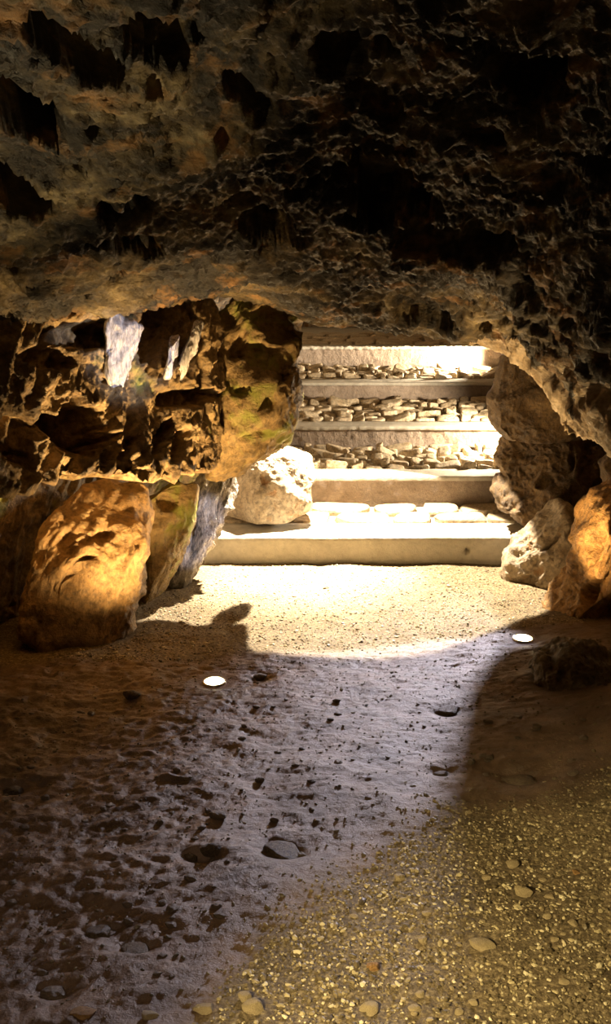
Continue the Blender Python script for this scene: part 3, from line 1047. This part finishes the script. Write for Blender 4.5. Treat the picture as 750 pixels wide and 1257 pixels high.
def gravel_mat():
    m, nt, b = nodes('gravel_grains')
    a = nt.nodes.new('ShaderNodeAttribute')
    a.attribute_name = 'tone'
    col = ramp(nt, a.outputs['Fac'], [(0.0, (0.08, 0.06, 0.03)), (0.45, (0.26, 0.205, 0.11)), (0.8, (0.48, 0.40, 0.22)), (1.0, (0.72, 0.64, 0.42))])
    nt.links.new(col, b.inputs['Base Color'])
    b.inputs['Roughness'].default_value = 0.5
    return m


gravel = obj('gravel', GV, GF, gravel_mat(), smooth=False)
tone = np.repeat(rng.random(n) ** 1.3 * (1 - 0.65 * mud_mask(px, py)), len(IV)).astype(np.float32)
gravel.data.attributes.new('tone', 'FLOAT', 'POINT').data.foreach_set('value', tone)
tag(gravel, 'loose golden gravel grains strewn over the cave floor', 'gravel', kind='stuff')

# ------------------------------------------------------------------ lights
def aim(o, tgt):
    d = Vector(tgt) - o.location
    o.rotation_euler = d.to_track_quat('-Z', 'Y').to_euler()


def spot(name, loc, tgt, power, col, ang=90, blend=0.5, rad=0.03):
    l = bpy.data.lights.new(name, 'SPOT')
    l.energy = power
    l.color = col
    l.spot_size = math.radians(ang)
    l.spot_blend = blend
    l.shadow_soft_size = rad
    o = bpy.data.objects.new(name, l)
    o.location = tuple(float(v) for v in loc)
    aim(o, tuple(float(v) for v in tgt))
    return link(o)


def point(name, loc, power, col, rad=0.05):
    l = bpy.data.lights.new(name, 'POINT')
    l.energy = power
    l.color = col
    l.shadow_soft_size = rad
    o = bpy.data.objects.new(name, l)
    o.location = tuple(float(v) for v in loc)
    return link(o)


WARM = (1.0, 0.66, 0.30)
GOLD = (1.0, 0.64, 0.27)
CREAM = (1.0, 0.81, 0.57)
COOL = (0.97, 0.89, 1.0)
L0, L1 = LAMPS
spot('left_ground_light', L0 + np.array([0, 0, 0.03]), at(165, 575, 4.1), 230, GOLD, 92, 0.8, 0.04)
spot('right_ground_light', L1 + np.array([0, 0, 0.03]), at(715, 600, 4.2), 125, GOLD, 104, 0.8, 0.04)
# ceiling lamp behind the arch, throwing a round pool over the bottom step
s1, s2, s3, s4, s5 = steps
AL = (0.25, 6.3, 1.9)
spot('arch_light', AL, (0.18, 5.5, -0.22), 1900, CREAM, 58, 0.06, 0.02)
spot('arch_light_core', AL, (0.0, 5.4, -0.2), 3800, CREAM, 40, 1.0, 0.05)
# lamps along the right side of the stairs
spot('stair_light_low', (1.62, s3[0] - 0.25, s2[2] + 0.35), (0.6, s3[0] - 0.1, s2[2] + 0.05), 260, CREAM, 150, 0.5, 0.05)
spot('stair_light_high', (1.75, s5[0] - 0.35, s4[2] + 0.14), (0.6, s5[0] - 0.1, s4[2] + 0.1), 480, CREAM, 150, 0.5, 0.05)
# cool daylight from the head of the stairs
spot('daylight', (1.55, 8.0, 1.25), (0.48, 3.4, 0.0), 800, COOL, 25, 1.0, 0.06)
# cave lamps near the viewer, followed by added fills that have no lamp
spot('left_cave_light', (-1.15, 2.35, 0.2), (-0.98, 2.42, 1.75), 85, (1.0, 0.76, 0.40), 62, 0.7, 0.03)
spot('gravel_light', (-0.75, 0.55, 1.2), (0.36, 1.78, 0.0), 330, (1.0, 0.77, 0.38), 38, 1.0, 0.04)
spot('viewer_side_fill', (-0.5, -0.5, 2.1), (-0.45, 1.5, 0.0), 75, (1.0, 0.74, 0.52), 46, 1.0, 0.05)  # added warm fill for the lower left floor
spot('ridge_fill', (1.5, 3.3, 0.7), at(245, 650, 5.0), 260, (0.86, 0.84, 1.0), 9, 0.6, 0.03)  # added cool light to whiten the ridge, no lamp there
spot('streak_fill', (1.5, 3.3, 0.75), at(185, 430, 4.0), 190, (0.82, 0.82, 1.0), 13, 0.5, 0.03)  # added cool light on the white wall streaks, from an invented source

w = bpy.data.worlds.new('world')
SC.world = w
w.use_nodes = True
w.node_tree.nodes['Background'].inputs[0].default_value = (1.0, 0.75, 0.45, 1)
w.node_tree.nodes['Background'].inputs[1].default_value = 0.002

SC.view_settings.view_transform = 'Standard'
SC.view_settings.look = 'None'
SC.view_settings.exposure = 0
SC.view_settings.gamma = 1
SC.view_settings.use_curve_mapping = False
